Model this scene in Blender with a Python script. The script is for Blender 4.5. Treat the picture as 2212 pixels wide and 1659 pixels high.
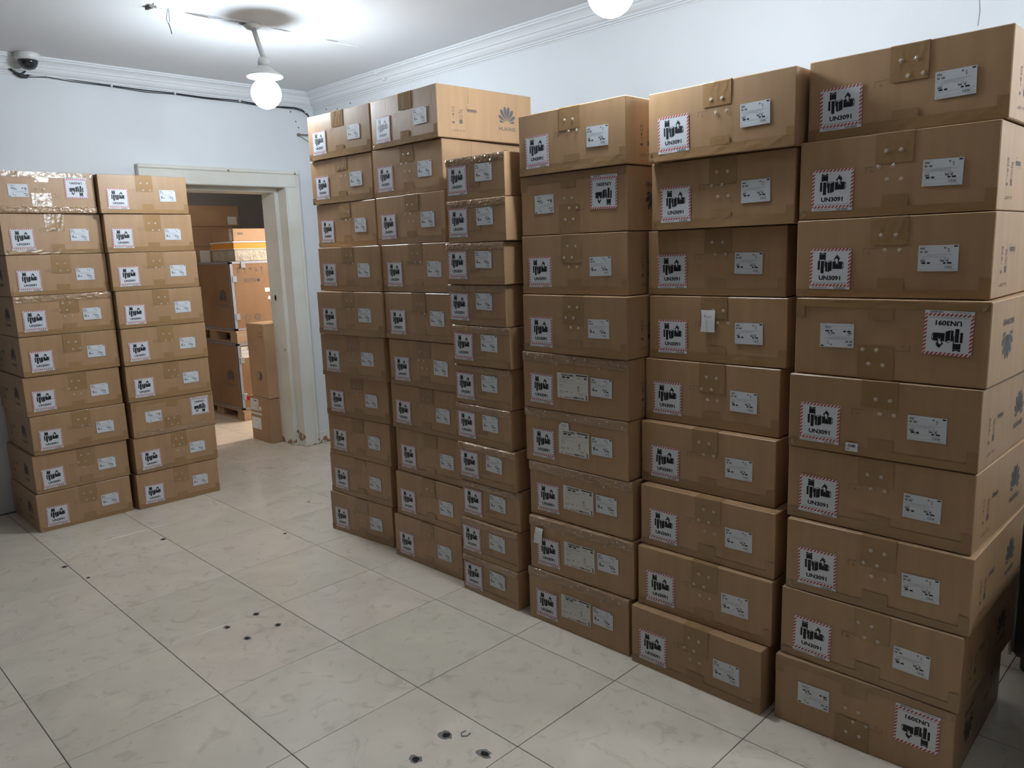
import bpy, math, random
from mathutils import Matrix, Vector
for o in list(bpy.data.objects): bpy.data.objects.remove(o)
sc = bpy.context.scene
COL = sc.collection
R = math.radians
random.seed(7)

# ------------------------------------------------------------------ camera, world, exposure
cam_d = bpy.data.cameras.new('camera'); cam_d.sensor_width = 36.0; cam_d.sensor_fit = 'HORIZONTAL'
cam_d.lens = 1667.25 * 36.0 / 2212.0; cam_d.clip_start = 0.05; cam_d.clip_end = 100
cam = bpy.data.objects.new('camera', cam_d); COL.objects.link(cam)
rw, uw, fw = Vector((0.71076619, 0.70261956, -0.03372203)), Vector((-0.09711514, 0.14549584, 0.98458093)), Vector((-0.69669224, 0.69653192, -0.17164852))
m = Matrix((rw, uw, -fw)).transposed().to_4x4(); m.translation = (0, 0, 1.55)
cam.matrix_world = m
sc.camera = cam
w = bpy.data.worlds.new('world'); sc.world = w; w.use_nodes = True
w.node_tree.nodes['Background'].inputs[0].default_value = (0.6, 0.7, 0.8, 1)
w.node_tree.nodes['Background'].inputs[1].default_value = 0.02
vs = sc.view_settings
vs.view_transform = 'Standard'; vs.look = 'None'; vs.gamma = 1.0; vs.use_curve_mapping = False
vs.exposure = 0.0
sc.cycles.max_bounces = 6; sc.cycles.diffuse_bounces = 4; sc.cycles.glossy_bounces = 2; sc.cycles.transmission_bounces = 0
# lamps (bulbs built further down; the wall one is unseen and added): position of bulb centre, strength, colour
COOL = (0.80, 0.91, 1.0)
LAMPS = {'door': ((-4.01, 2.205, 2.49), 185, COOL), 'row': ((-1.69, 2.22, 2.45), 145, COOL),
         'end': ((0.55, 2.84, 2.46), 230, COOL), 'store': ((-6.27, 5.02, 2.30), 520, (1.0, 0.88, 0.77)),
         'wall': ((13.6, -8.1, 1.45), 500, (1.0, 0.95, 0.9))}

# ------------------------------------------------------------------ materials
MATS = {}
def mat(name, col, rough=0.6, spec=0.4, metal=0.0, emit=None, strength=0, alpha=None):
    if name in MATS: return MATS[name]
    M = bpy.data.materials.new(name); M.use_nodes = True
    b = M.node_tree.nodes['Principled BSDF']
    b.inputs['Base Color'].default_value = (*col, 1); b.inputs['Roughness'].default_value = rough
    b.inputs['Specular IOR Level'].default_value = spec; b.inputs['Metallic'].default_value = metal
    if emit: b.inputs['Emission Color'].default_value = (*emit, 1); b.inputs['Emission Strength'].default_value = strength
    if alpha is not None: b.inputs['Alpha'].default_value = alpha
    if emit: M.cycles.emission_sampling = 'NONE'
    MATS[name] = M
    return M
def nd(M, t, **kw):
    n = M.node_tree.nodes.new(t)
    for k, v in kw.items():
        if k in n.inputs: n.inputs[k].default_value = v
        else: setattr(n, k, v)
    return n
def lk(M, a, b): M.node_tree.links.new(a, b)
def bsdf(M): return M.node_tree.nodes['Principled BSDF']
def noisy(name, c1, c2, scale=8, rough=0.6, spec=0.4, bump=0.0, bscale=60, stretch=(1, 1, 1), rnd=0.0, coords='Object', detail=4, contrast=(0.3, 0.7), dist=0.01):
    """two-tone noise colour, optional bump, optional per-object brightness"""
    M = mat(name, c1, rough, spec); b = bsdf(M)
    tc = nd(M, 'ShaderNodeTexCoord'); mp = nd(M, 'ShaderNodeMapping'); mp.inputs['Scale'].default_value = stretch
    if coords == 'World':
        g = nd(M, 'ShaderNodeNewGeometry'); lk(M, g.outputs['Position'], mp.inputs[0])
    else: lk(M, tc.outputs[coords], mp.inputs[0])
    oi = nd(M, 'ShaderNodeObjectInfo')
    if rnd:
        ad = nd(M, 'ShaderNodeVectorMath', operation='ADD'); sx = nd(M, 'ShaderNodeMath', operation='MULTIPLY'); sx.inputs[1].default_value = 37.0
        lk(M, oi.outputs['Random'], sx.inputs[0]); lk(M, mp.outputs[0], ad.inputs[0]); lk(M, sx.outputs[0], ad.inputs[1]); vec = ad.outputs[0]
    else: vec = mp.outputs[0]
    n = nd(M, 'ShaderNodeTexNoise', Scale=scale, Detail=detail); lk(M, vec, n.inputs['Vector'])
    r = nd(M, 'ShaderNodeMapRange'); r.inputs['From Min'].default_value, r.inputs['From Max'].default_value = contrast
    lk(M, n.outputs[0], r.inputs['Value'])
    mx = nd(M, 'ShaderNodeMix', data_type='RGBA'); mx.inputs[6].default_value = (*c1, 1); mx.inputs[7].default_value = (*c2, 1)
    lk(M, r.outputs[0], mx.inputs[0]); out = mx.outputs[2]
    if rnd:
        hs = nd(M, 'ShaderNodeHueSaturation'); mr = nd(M, 'ShaderNodeMapRange'); mr.inputs['To Min'].default_value = 1 - rnd; mr.inputs['To Max'].default_value = 1 + rnd
        lk(M, oi.outputs['Random'], mr.inputs['Value']); lk(M, mr.outputs[0], hs.inputs['Value']); lk(M, out, hs.inputs['Color']); out = hs.outputs[0]
    lk(M, out, b.inputs['Base Color'])
    if bump:
        n2 = nd(M, 'ShaderNodeTexNoise', Scale=bscale, Detail=3); lk(M, vec, n2.inputs['Vector'])
        bp = nd(M, 'ShaderNodeBump', Strength=bump, Distance=dist); lk(M, n2.outputs[0], bp.inputs['Height']); lk(M, bp.outputs[0], b.inputs['Normal'])
    return M
CARD = noisy('cardboard', (0.405, 0.248, 0.132), (0.355, 0.212, 0.11), 3.0, 0.38, 0.45, 0.10, 22, (9, 9, 0.8), 0.05, dist=0.004)
CARD2 = noisy('cardboard_old', (0.40, 0.25, 0.14), (0.33, 0.20, 0.11), 4, 0.6, 0.3, 0.08, 30, rnd=0.08)
TAPE = noisy('brown_tape', (0.33, 0.20, 0.097), (0.295, 0.175, 0.083), 6, 0.16, 0.5, 0.25, 45, rnd=0.05, dist=0.004)
CLEAR = noisy('clear_tape', (0.36, 0.228, 0.13), (0.31, 0.188, 0.10), 5, 0.09, 0.85, 0.8, 30, (1, 1, 1.6), 0.05, dist=0.012)
BLIS = mat('tape_blister', (0.52, 0.42, 0.32), 0.25, 0.6)
PAPER = mat('label_paper', (0.66, 0.68, 0.72), 0.45, 0.4)
PAPER2 = mat('waybill_paper', (0.66, 0.64, 0.60), 0.6, 0.3)
NOTE = mat('note_paper', (0.72, 0.72, 0.72), 0.8, 0.2)
BLACK = mat('print_black', (0.012, 0.013, 0.016), 0.5, 0.3)
GREY = mat('print_grey', (0.16, 0.165, 0.18), 0.6, 0.3)
PALE = mat('print_pale', (0.40, 0.41, 0.43), 0.6, 0.3)
RED = mat('print_red', (0.45, 0.035, 0.03), 0.5, 0.3)
INK = mat('carton_ink', (0.095, 0.085, 0.085), 0.6, 0.3)
INK2 = mat('carton_ink_faint', (0.17, 0.12, 0.085), 0.6, 0.3)
WALL = noisy('wall_paint', (0.70, 0.715, 0.735), (0.66, 0.675, 0.695), 1.3, 0.75, 0.2, 0.06, 90, coords='World')
CEIL = noisy('ceiling_paint', (0.70, 0.705, 0.715), (0.67, 0.675, 0.69), 1.1, 0.8, 0.2, 0.05, 70, coords='World')
PLASTER = mat('cornice_plaster', (0.72, 0.73, 0.745), 0.7, 0.25)
DIM = noisy('store_wall', (0.70, 0.68, 0.67), (0.64, 0.62, 0.61), 1.5, 0.85, 0.15, coords='World')
FARW = mat('far_wall_paint', (0.20, 0.17, 0.14), 0.9, 0.1)
GROUT = mat('grout', (0.13, 0.12, 0.105), 0.9, 0.1)
WIRE = mat('black_cable', (0.018, 0.019, 0.023), 0.5, 0.4)
PLASTIC = mat('white_plastic', (0.62, 0.62, 0.60), 0.4, 0.5)
DARKGLASS = mat('dome_glass', (0.015, 0.016, 0.019), 0.06, 0.6)
STEEL = mat('crate_steel', (0.33, 0.34, 0.37), 0.4, 0.5, 0.7)
PLY = noisy('plywood', (0.25, 0.142, 0.07), (0.21, 0.115, 0.052), 5, 0.6, 0.3, coords='Object', stretch=(1, 1, 0.4))
WOOD = noisy('pallet_wood', (0.42, 0.29, 0.18), (0.31, 0.20, 0.12), 9, 0.75, 0.2, coords='Object', stretch=(0.3, 1, 1))
ORANGE = mat('orange_card', (0.62, 0.25, 0.035), 0.5, 0.3)
FOIL = noisy('plastic_wrap', (0.46, 0.42, 0.34), (0.36, 0.32, 0.25), 10, 0.15, 0.7, 0.7, 18, dist=0.02)
BLACKM = noisy('black_metal', (0.018, 0.018, 0.02), (0.03, 0.03, 0.03), 4, 0.3, 0.5)
CHROME = mat('chrome', (0.55, 0.55, 0.57), 0.2, 0.5, 0.9)
HOLE = mat('hole_dark', (0.02, 0.018, 0.015), 0.9, 0.1)
CHIP = mat('chip_grey', (0.20, 0.185, 0.165), 0.9, 0.1)
REDTAG = mat('red_tag', (0.75, 0.02, 0.02), 0.4, 0.4)

def door_paint():
    M = mat('door_paint', (0.66, 0.645, 0.58), 0.45, 0.4); b = bsdf(M)
    g = nd(M, 'ShaderNodeNewGeometry'); n = nd(M, 'ShaderNodeTexNoise', Scale=14, Detail=5); lk(M, g.outputs['Position'], n.inputs['Vector'])
    sx = nd(M, 'ShaderNodeSeparateXYZ'); lk(M, g.outputs['Position'], sx.inputs[0])
    h = nd(M, 'ShaderNodeMapRange'); h.inputs['From Min'].default_value = 0.0; h.inputs['From Max'].default_value = 0.24; h.inputs['To Min'].default_value = 0.50; h.inputs['To Max'].default_value = 0.86
    lk(M, sx.outputs[2], h.inputs['Value'])
    gt = nd(M, 'ShaderNodeMath', operation='GREATER_THAN'); lk(M, n.outputs[0], gt.inputs[0]); lk(M, h.outputs[0], gt.inputs[1])
    n2 = nd(M, 'ShaderNodeTexNoise', Scale=3, Detail=4); lk(M, g.outputs['Position'], n2.inputs['Vector'])
    m1 = nd(M, 'ShaderNodeMix', data_type='RGBA'); m1.inputs[6].default_value = (0.70, 0.69, 0.635, 1); m1.inputs[7].default_value = (0.60, 0.575, 0.49, 1)
    r = nd(M, 'ShaderNodeMapRange'); r.inputs['From Min'].default_value = .4; r.inputs['From Max'].default_value = .75; lk(M, n2.outputs[0], r.inputs[0]); lk(M, r.outputs[0], m1.inputs[0])
    m2 = nd(M, 'ShaderNodeMix', data_type='RGBA'); m2.inputs[7].default_value = (0.28, 0.17, 0.09, 1)
    lk(M, gt.outputs[0], m2.inputs[0]); lk(M, m1.outputs[2], m2.inputs[6]); lk(M, m2.outputs[2], b.inputs['Base Color'])
    bp = nd(M, 'ShaderNodeBump', Strength=0.4, Distance=0.004); bp.invert = True; lk(M, gt.outputs[0], bp.inputs['Height']); lk(M, bp.outputs[0], b.inputs['Normal'])
    return M
DOORP = door_paint()

def tile_mat():
    M = mat('floor_tile', (0.6, 0.58, 0.54), 0.2, 0.4); b = bsdf(M)
    g = nd(M, 'ShaderNodeNewGeometry'); oi = nd(M, 'ShaderNodeObjectInfo')
    mu = nd(M, 'ShaderNodeMath', operation='MULTIPLY'); mu.inputs[1].default_value = 53.0; lk(M, oi.outputs['Random'], mu.inputs[0])
    ad = nd(M, 'ShaderNodeVectorMath', operation='ADD'); lk(M, g.outputs['Position'], ad.inputs[0]); lk(M, mu.outputs[0], ad.inputs[1])
    big = nd(M, 'ShaderNodeTexNoise', Scale=3.2, Detail=5, Distortion=1.2); lk(M, ad.outputs[0], big.inputs['Vector'])
    vein = nd(M, 'ShaderNodeTexNoise', Scale=6.5, Detail=8, Distortion=2.6); vein.inputs['Roughness'].default_value = 0.62; lk(M, ad.outputs[0], vein.inputs['Vector'])
    vr = nd(M, 'ShaderNodeMapRange'); vr.interpolation_type = 'SMOOTHSTEP'; vr.inputs['From Min'].default_value = 0.53; vr.inputs['From Max'].default_value = 0.70; vr.inputs['To Min'].default_value = 0.0; vr.inputs['To Max'].default_value = 0.48; lk(M, vein.outputs[0], vr.inputs[0])
    tint = nd(M, 'ShaderNodeValToRGB'); e = tint.color_ramp.elements
    e[0].color = (0.655, 0.572, 0.462, 1); e[0].position = 0; e[1].color = (0.695, 0.60, 0.49, 1); e[1].position = 1
    for p, c in ((0.25, (0.675, 0.585, 0.478, 1)), (0.5, (0.66, 0.585, 0.472, 1)), (0.75, (0.69, 0.588, 0.485, 1))):
        x = e.new(p); x.color = c
    lk(M, oi.outputs['Random'], tint.inputs[0])
    br = nd(M, 'ShaderNodeMapRange'); br.inputs['From Min'].default_value = .3; br.inputs['From Max'].default_value = .7; br.inputs['To Min'].default_value = 0.92; br.inputs['To Max'].default_value = 1.06
    lk(M, big.outputs[0], br.inputs[0])
    hs = nd(M, 'ShaderNodeHueSaturation'); lk(M, tint.outputs[0], hs.inputs['Color']); lk(M, br.outputs[0], hs.inputs['Value'])
    mx = nd(M, 'ShaderNodeMix', data_type='RGBA'); mx.inputs[7].default_value = (0.43, 0.36, 0.27, 1)
    lk(M, vr.outputs[0], mx.inputs[0]); lk(M, hs.outputs[0], mx.inputs[6]); lk(M, mx.outputs[2], b.inputs['Base Color'])
    return M
TILE = tile_mat()

# ------------------------------------------------------------------ mesh helpers
class MB:
    def __init__(s): s.v = []; s.f = []; s.m = []; s.mats = []
    def mi(s, M):
        if M not in s.mats: s.mats.append(M)
        return s.mats.index(M)
    def add(s, vs_, fs, M):
        o = len(s.v); s.v += [tuple(p) for p in vs_]; i = s.mi(M)
        for f in fs: s.f.append(tuple(o + k for k in f)); s.m.append(i)
    def box(s, x0, x1, y0, y1, z0, z1, M, bev=0.0):
        if bev <= 0:
            P = [(x, y, z) for z in (z0, z1) for y in (y0, y1) for x in (x0, x1)]
            s.add(P, [(0, 2, 3, 1), (4, 5, 7, 6), (0, 1, 5, 4), (2, 6, 7, 3), (0, 4, 6, 2), (1, 3, 7, 5)], M); return
        b = bev; P = []; idx = {}
        for ix, (X, sx) in enumerate(((x0, 1), (x1, -1))):
            for iy, (Y, sy) in enumerate(((y0, 1), (y1, -1))):
                for iz, (Z, sz) in enumerate(((z0, 1), (z1, -1))):
                    for a in range(3):
                        p = [X + sx * b, Y + sy * b, Z + sz * b]; p[a] = (X, Y, Z)[a]
                        idx[(ix, iy, iz, a)] = len(P); P.append(p)
        F = []
        for a in range(3):
            o1, o2 = [(1, 2), (2, 0), (0, 1)][a]
            for side in (0, 1):
                q = []
                for (u, v) in ((0, 0), (1, 0), (1, 1), (0, 1)):
                    k = [0, 0, 0]; k[a] = side; k[o1] = u; k[o2] = v; q.append(idx[(*k, a)])
                F.append(q if side else q[::-1])
        for a in range(3):
            o1, o2 = [(1, 2), (2, 0), (0, 1)][a]
            for u in (0, 1):
                for v in (0, 1):
                    k0 = [0, 0, 0]; k1 = [0, 0, 0]; k1[a] = 1
                    for k in (k0, k1): k[o1] = u; k[o2] = v
                    q = [idx[(*k0, o1)], idx[(*k1, o1)], idx[(*k1, o2)], idx[(*k0, o2)]]
                    F.append(q if (u + v) % 2 else q[::-1])
        for ix in (0, 1):
            for iy in (0, 1):
                for iz in (0, 1):
                    q = [idx[(ix, iy, iz, a)] for a in range(3)]
                    F.append(q if (ix + iy + iz) % 2 else q[::-1])
        s.add(P, F, M)
    def poly(s, pts, M, y=0.0):
        """flat polygon in the x-z plane facing -y; pts counter-clockwise seen from -y"""
        a = sum(p[0] * q[1] - q[0] * p[1] for p, q in zip(pts, pts[1:] + pts[:1]))
        if a < 0: pts = pts[::-1]
        s.add([(p[0], y, p[1]) for p in pts], [tuple(range(len(pts)))], M)
    def rect(s, x0, x1, z0, z1, M, y=0.0): s.poly([(x0, z0), (x1, z0), (x1, z1), (x0, z1)], M, y)
    def slab(s, x0, x1, z0, z1, y0, y1, M): s.box(x0, x1, y0, y1, z0, z1, M)
    def lathe(s, prof, M, n=24, c=(0, 0, 0)):
        P = []; F = []
        for r, z in prof:
            for k in range(n): P.append((c[0] + r * math.cos(2 * math.pi * k / n), c[1] + r * math.sin(2 * math.pi * k / n), c[2] + z))
        for i in range(len(prof) - 1):
            for k in range(n):
                F.append((i * n + k, i * n + (k + 1) % n, (i + 1) * n + (k + 1) % n, (i + 1) * n + k))
        F.append(tuple(range(n))[::-1]); F.append(tuple((len(prof) - 1) * n + k for k in range(n)))
        s.add(P, F, M)
    def tube(s, pts, r, M, n=8):
        pts = [Vector(p) for p in pts]; P = []; F = []
        for i, p in enumerate(pts):
            d = (pts[min(i + 1, len(pts) - 1)] - pts[max(i - 1, 0)]).normalized()
            a = d.cross(Vector((0.31, 0.17, 0.93))); 
            if a.length < 1e-3: a = d.cross(Vector((1, 0, 0)))
            a.normalize(); b = d.cross(a)
            rr = r[i] if isinstance(r, (list, tuple)) else r
            for k in range(n):
                t = 2 * math.pi * k / n; P.append(p + a * rr * math.cos(t) + b * rr * math.sin(t))
        for i in range(len(pts) - 1):
            for k in range(n): F.append((i * n + k, i * n + (k + 1) % n, (i + 1) * n + (k + 1) % n, (i + 1) * n + k))
        F.append(tuple(range(n))[::-1]); F.append(tuple((len(pts) - 1) * n + k for k in range(n)))
        s.add(P, F, M)
    def text(s, string, x, z, size, M, y=0.0, off=0.0, width=None, rot=0.0):
        P, F = glyphs(string, off)
        xs = [p[0] for p in P]; zs = [p[1] for p in P]; cx = (min(xs) + max(xs)) / 2; cz = (min(zs) + max(zs)) / 2
        k = size / (max(zs) - min(zs)); kx = k if width is None else width / (max(xs) - min(xs))
        c, sn = math.cos(rot), math.sin(rot); Q = []
        for p in P:
            u, v = (p[0] - cx) * kx, (p[1] - cz) * k
            Q.append((x + u * c - v * sn, y, z + u * sn + v * c))
        s.add(Q, F, M)
    def mesh(s, name, smooth=False):
        me = bpy.data.meshes.new(name); me.from_pydata(s.v, [], s.f)
        for M in s.mats: me.materials.append(M)
        me.polygons.foreach_set('material_index', s.m)
        if smooth: me.polygons.foreach_set('use_smooth', [True] * len(s.f))
        me.update(); return me
    def build(s, name, parent=None, smooth=False, loc=(0, 0, 0)): return obj(name, s.mesh(name, smooth), parent, loc)
GL = {}
def glyphs(string, off=0.0):
    key = (string, off)
    if key not in GL:
        cu = bpy.data.curves.new('glyph', 'FONT'); cu.body = string; cu.size = 1; cu.offset = off; cu.resolution_u = 3; cu.fill_mode = 'FRONT'
        ob = bpy.data.objects.new('glyph', cu); COL.objects.link(ob)
        dg = bpy.context.evaluated_depsgraph_get(); dg.update()
        me = bpy.data.meshes.new_from_object(ob.evaluated_get(dg))
        P = [(v.co.x, v.co.y) for v in me.vertices]; F = []
        for p in me.polygons:
            q = list(p.vertices); a = sum(P[q[i]][0] * P[q[(i + 1) % len(q)]][1] - P[q[(i + 1) % len(q)]][0] * P[q[i]][1] for i in range(len(q)))
            F.append(tuple(q if a > 0 else q[::-1]))
        GL[key] = (P, F); bpy.data.objects.remove(ob); bpy.data.curves.remove(cu); bpy.data.meshes.remove(me)
    return GL[key]
def obj(name, me, parent=None, loc=(0, 0, 0), rot=(0, 0, 0)):
    o = bpy.data.objects.new(name, me); COL.objects.link(o)
    if parent: o.parent = parent
    o.location = loc; o.rotation_euler = rot
    return o
def tag(o, label=None, cat=None, group=None, kind=None):
    if label: o['label'] = label
    if cat: o['category'] = cat
    if group: o['group'] = group
    if kind: o['kind'] = kind
    return o
def thing(name, loc=(0, 0, 0), rz=0.0): return obj(name, None, None, loc, (0, 0, rz))
def struct(o): o['kind'] = 'structure'; return o

# ------------------------------------------------------------------ the setting
XD, YR, ZC = -5.65, 3.50, 2.81          # door wall, right wall, ceiling
DY0, DY1, DZ = 2.20, 3.18, 2.09         # doorway
T = 0.5051; TX, TY = -4.6096, 0.5374    # tile size and grid
b = MB(); b.box(-9.6, 14.2, -9.2, 5.8, -0.10, -0.0025, GROUT); floor = struct(b.build('floor'))
tb = MB(); tb.box(-T / 2 + .0014, T / 2 - .0014, -T / 2 + .0014, T / 2 - .0014, -0.012, 0.0, TILE, 0.0012); tile_me = tb.mesh('tile')
n_t = 0
for i in range(-10, 14):
    for j in range(-10, 11):
        x, y = TX + (i + .5) * T, TY + (j + .5) * T
        if x < XD - 0.2:
            if not (-8.6 < x and 1.6 < y < 4.2): continue
        elif not (x < 1.6 and -1.6 < y < YR + .2): continue
        obj('tile', tile_me, floor, (x, y, 0)); n_t += 1
def blob(r, n=11, jit=.3, sx=1.0, seed=0):
    rr = random.Random(seed); return [(r * sx * (1 + rr.uniform(-jit, jit)) * math.cos(2 * math.pi * k / n), r * (1 + rr.uniform(-jit, jit)) * math.sin(2 * math.pi * k / n)) for k in range(n)]
HOLES = [(-1.794, 1.433, .020), (-1.771, 1.29, .019), (-1.632, 1.451, .021), (-3.063, 1.291, .014), (-2.917, 1.449, .014), (-2.907, 1.303, .015), (-3.084, 1.434, .014),
         (-4.366, 1.024, .016), (-4.365, 1.529, .018), (-4.115, 1.063, .010), (-3.90, 2.03, .010), (-4.30, 2.42, .009)]
for k, (x, y, r) in enumerate(HOLES):
    h = MB(); P = blob(r, 13, .28, 1.25, k); h.add([(p[0], p[1], .0006) for p in P], [tuple(range(len(P)))], CHIP)
    P = blob(r * .62, 9, .25, 1.1, k + 50); h.add([(p[0] + r * .12, p[1], .0009) for p in P], [tuple(range(len(P)))], HOLE)
    h.build('drill_hole', floor, loc=(x, y, 0))
h = MB(); h.tube([(-.012, .012, .001), (-.014, -.006, .001), (0, -.016, .001), (.012, -.004, .001), (.008, .014, .001)], .0025, CHIP, 6); h.build('chip_mark', floor, loc=(-1.749, 1.479, 0))

c = MB(); c.box(-9.6, 14.2, -9.2, 5.8, ZC, ZC + .1, CEIL); ceiling = struct(c.build('ceiling'))
wb = MB(); t0 = XD - .28
wb.box(t0, XD, -9.2, DY0 - .02, 0, ZC, WALL); wb.box(t0, XD, DY1 + .02, 5.8, 0, ZC, WALL); wb.box(t0, XD, DY0 - .02, DY1 + .02, DZ + .02, ZC, WALL)
wall_back = struct(wb.build('wall_back'))
wr = MB(); wr.box(XD, 14.2, YR, YR + .15, 0, ZC, WALL); wall_right = struct(wr.build('wall_right'))
wl = MB(); wl.box(XD, 14.2, -9.2, -9.0, 0, ZC, FARW); struct(wl.build('wall_left'))
wf = MB(); wf.box(14.0, 14.2, -9.0, YR, 0, ZC, FARW); struct(wf.build('wall_front'))
wi = MB(); wi.box(-9.6, -9.4, .8, 5.8, 0, ZC, DIM); struct(wi.build('wall_store_back'))
wi = MB(); wi.box(-9.4, t0, .8, 1.0, 0, ZC, DIM); struct(wi.build('wall_store_left'))
wi = MB(); wi.box(-7.30, -7.12, 4.14, 5.4, 0, ZC, DIM); struct(wi.build('store_light_baffle'))  # unseen partition added to keep the store lamp off the far cartons
wi = MB(); wi.box(-9.4, t0, 5.4, 5.6, 0, ZC, DIM); struct(wi.build('wall_store_right'))
# cornices
PROF = [(.0, 0), (.122, 0), (.122, -.010), (.113, -.012), (.111, -.020), (.098, -.024), (.084, -.034), (.074, -.046), (.073, -.052), (.062, -.053), (.056, -.066), (.044, -.079), (.028, -.088), (.026, -.095), (.016, -.096), (.014, -.104), (.005, -.106), (.004, -.112), (0, -.112)]
def cornice(name, axis, a0, a1):
    mb = MB(); P = []
    for a, end in ((a0, 0), (a1, 1)):
        for p, z in PROF:
            if axis == 'Y': P.append((XD + p, a - (p if end else 0), ZC + z))       # along the door wall, mitred at the corner
            else: P.append((a + (p if not end else 0), YR - p, ZC + z))
    n = len(PROF); F = [(k, k + 1, n + k + 1, n + k) for k in range(n - 1)]
    if axis == 'X': F = [f[::-1] for f in F]
    mb.add(P, F, PLASTER); return struct(mb.build(name))
cornice('trim_1', 'Y', -9.0, YR); tr2 = cornice('trim_2', 'X', XD, 14.0)
j = MB(); j.box(-.012, .012, -.004, .02, -.02, .004, PLASTER, .003); j.box(.03, .05, .03, .05, -.06, -.045, PLASTER, .003); j.build('plaster_joint', tr2, loc=(-4.62, YR - .118, ZC - .012))
# nail holes and a hairline crack on the walls
for k, (p, par, ax) in enumerate([((-5.451, YR, 2.679), wall_right, 'Y'), ((-5.30, YR, 2.66), wall_right, 'Y'), ((-5.12, YR, 2.675), wall_right, 'Y'), ((XD, 3.30, 2.67), wall_back, 'X'), ((XD, 3.34, 2.60), wall_back, 'X'), ((XD, 3.36, 2.555), wall_back, 'X')]):
    n = MB(); s_ = .006
    if ax == 'Y': n.box(-s_, s_, -.002, .001, -s_, s_, CHIP, .0018)
    else: n.box(-.001, .002, -s_, s_, -s_, s_, CHIP, .0018)
    n.build('nail_hole', par, loc=p)
n = MB(); n.tube([(-.918, YR - .0002, 2.46), (-.921, YR - .0002, 2.42), (-.917, YR - .0002, 2.38), (-.921, YR - .0002, 2.33)], .0012, CHIP, 5); n.build('hairline_crack', wall_right)

# doorway: casing, jambs, stops
door = struct(thing('door_1', (XD, (DY0 + DY1) / 2, 0)))
def dpart(name, boxes, par=door):
    mb = MB()
    for x0, x1, y0, y1, z0, z1, bv in boxes: mb.box(x0 - XD, x1 - XD, y0 - (DY0 + DY1) / 2, y1 - (DY0 + DY1) / 2, z0, z1, DOORP, bv)
    return mb.build(name, par)
CW = .123
for s in (0, 1):
    y0, y1 = (DY1, DY1 + CW) if s else (DY0 - CW, DY0)
    yo = (y1 - .028, y1) if s else (y0, y0 + .028); yb = (y0 - .004, y0 + .010) if s else (y1 - .010, y1 + .004)
    dpart('casing_side', [(XD, XD + .042, y0, y1, 0, DZ - .001, .003), (XD, XD + .052, *yo, 0, DZ + CW - .029, .006), (XD, XD + .048, *yb, 0, DZ, .004)])
    yj = (DY1 - .002, DY1 + .021) if s else (DY0 - .021, DY0 + .002)
    jb = dpart('jamb', [(XD - .29, XD + .002, *yj, 0, DZ + .01, .002)])
    ys = (DY1 - .034, DY1) if s else (DY0, DY0 + .034)
    dpart('door_stop', [(XD - .29, XD - .075, *ys, 0, DZ - .03, .004)], jb)
dpart('casing_head', [(XD, XD + .0415, DY0 - CW + .001, DY1 + CW - .001, DZ, DZ + CW - .001, .003), (XD, XD + .052, DY0 - CW, DY1 + CW, DZ + CW - .028, DZ + CW, .006), (XD, XD + .048, DY0, DY1, DZ - .004, DZ + .010, .004)])
hj = dpart('jamb_head', [(XD - .29, XD + .002, DY0, DY1, DZ - .002, DZ + .021, .002)])
dpart('door_stop', [(XD - .29, XD - .075, DY0, DY1, DZ - .034, DZ, .004)], hj)
for (x, z, r, q) in ((-.20, 1.225, .016, 1.5), (-.115, .80, .006, 2.2)):
    k = MB(); P = [(r * math.cos(t * math.pi / 6), r * q * math.sin(t * math.pi / 6)) for t in range(12)]
    k.add([(p[0], 0, p[1]) for p in P], [tuple(range(12))], HOLE); k.build('latch_hole', door, loc=(x, DY1 - .0348 - (DY0 + DY1) / 2, z))
bb = MB(); bb.box(XD, XD + .03, DY1 + CW + .004, YR, 0, .105, DOORP, .006); struct(bb.build('baseboard_back'))
for (y, z) in ((2.72, DZ + CW - .02), (3.265, DZ + CW - .02)):
    k = MB(); k.lathe([(.008, -.001), (.008, .002), (.004, .004)], CHIP, 10); o = k.build('screw_head', door, loc=(.052, y - (DY0 + DY1) / 2, z)); o.rotation_euler = (0, R(90), 0)

# scar of an old batten on the ceiling
sr = random.Random(3); b = MB(); ys = [1.69 + k * (2.95 - 1.69) / 30 for k in range(31)]
for side, x in ((-1, -.034), (1, .034)):
    P = []
    for y in ys:
        w_ = .006 + sr.uniform(-.003, .006); P += [(x - w_, y, -.0005), (x + w_ * .6, y, -.0045 - sr.uniform(0, .003)), (x + w_, y, -.0005)]
    F = []
    for k in range(30):
        for q in range(2): F.append((3 * k + q, 3 * k + q + 1, 3 * k + 4 + q, 3 * k + 3 + q))
    b.add(P, F, CEIL)
b.build('paint_ridge', ceiling, loc=(-4.15, 0, ZC))
for k, (y, x, r, q, M) in enumerate([(1.95, -.01, .022, 3.2, CHIP), (2.02, .01, .02, 2.6, PALE), (2.13, 0, .018, 3, PALE), (2.40, .012, .011, 5, CHIP), (2.75, -.012, .018, 2.4, PALE), (2.83, .01, .015, 2, PLASTER), (2.90, .02, .016, 2.6, PLASTER), (2.22, .0, .03, 1.8, CHIP)]):
    f = MB(); P = blob(r, 12, .4, 1, k + 9); f.add([(p[0] + x, p[1] * q, -.0012 - .0001 * k) for p in P], [tuple(range(12))[::-1]], M); f.build('bare_patch', ceiling, loc=(-4.15, y, ZC))
b = MB(); b.box(-.03, .03, -.008, .008, -.014, 0, CHIP, .003); b.box(.024, .032, -.02, .02, -.012, 0, CHIP, .002); o = b.build('batten_clip', ceiling, loc=(-4.165, 1.69, ZC)); o.rotation_euler = (0, 0, R(10))
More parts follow.
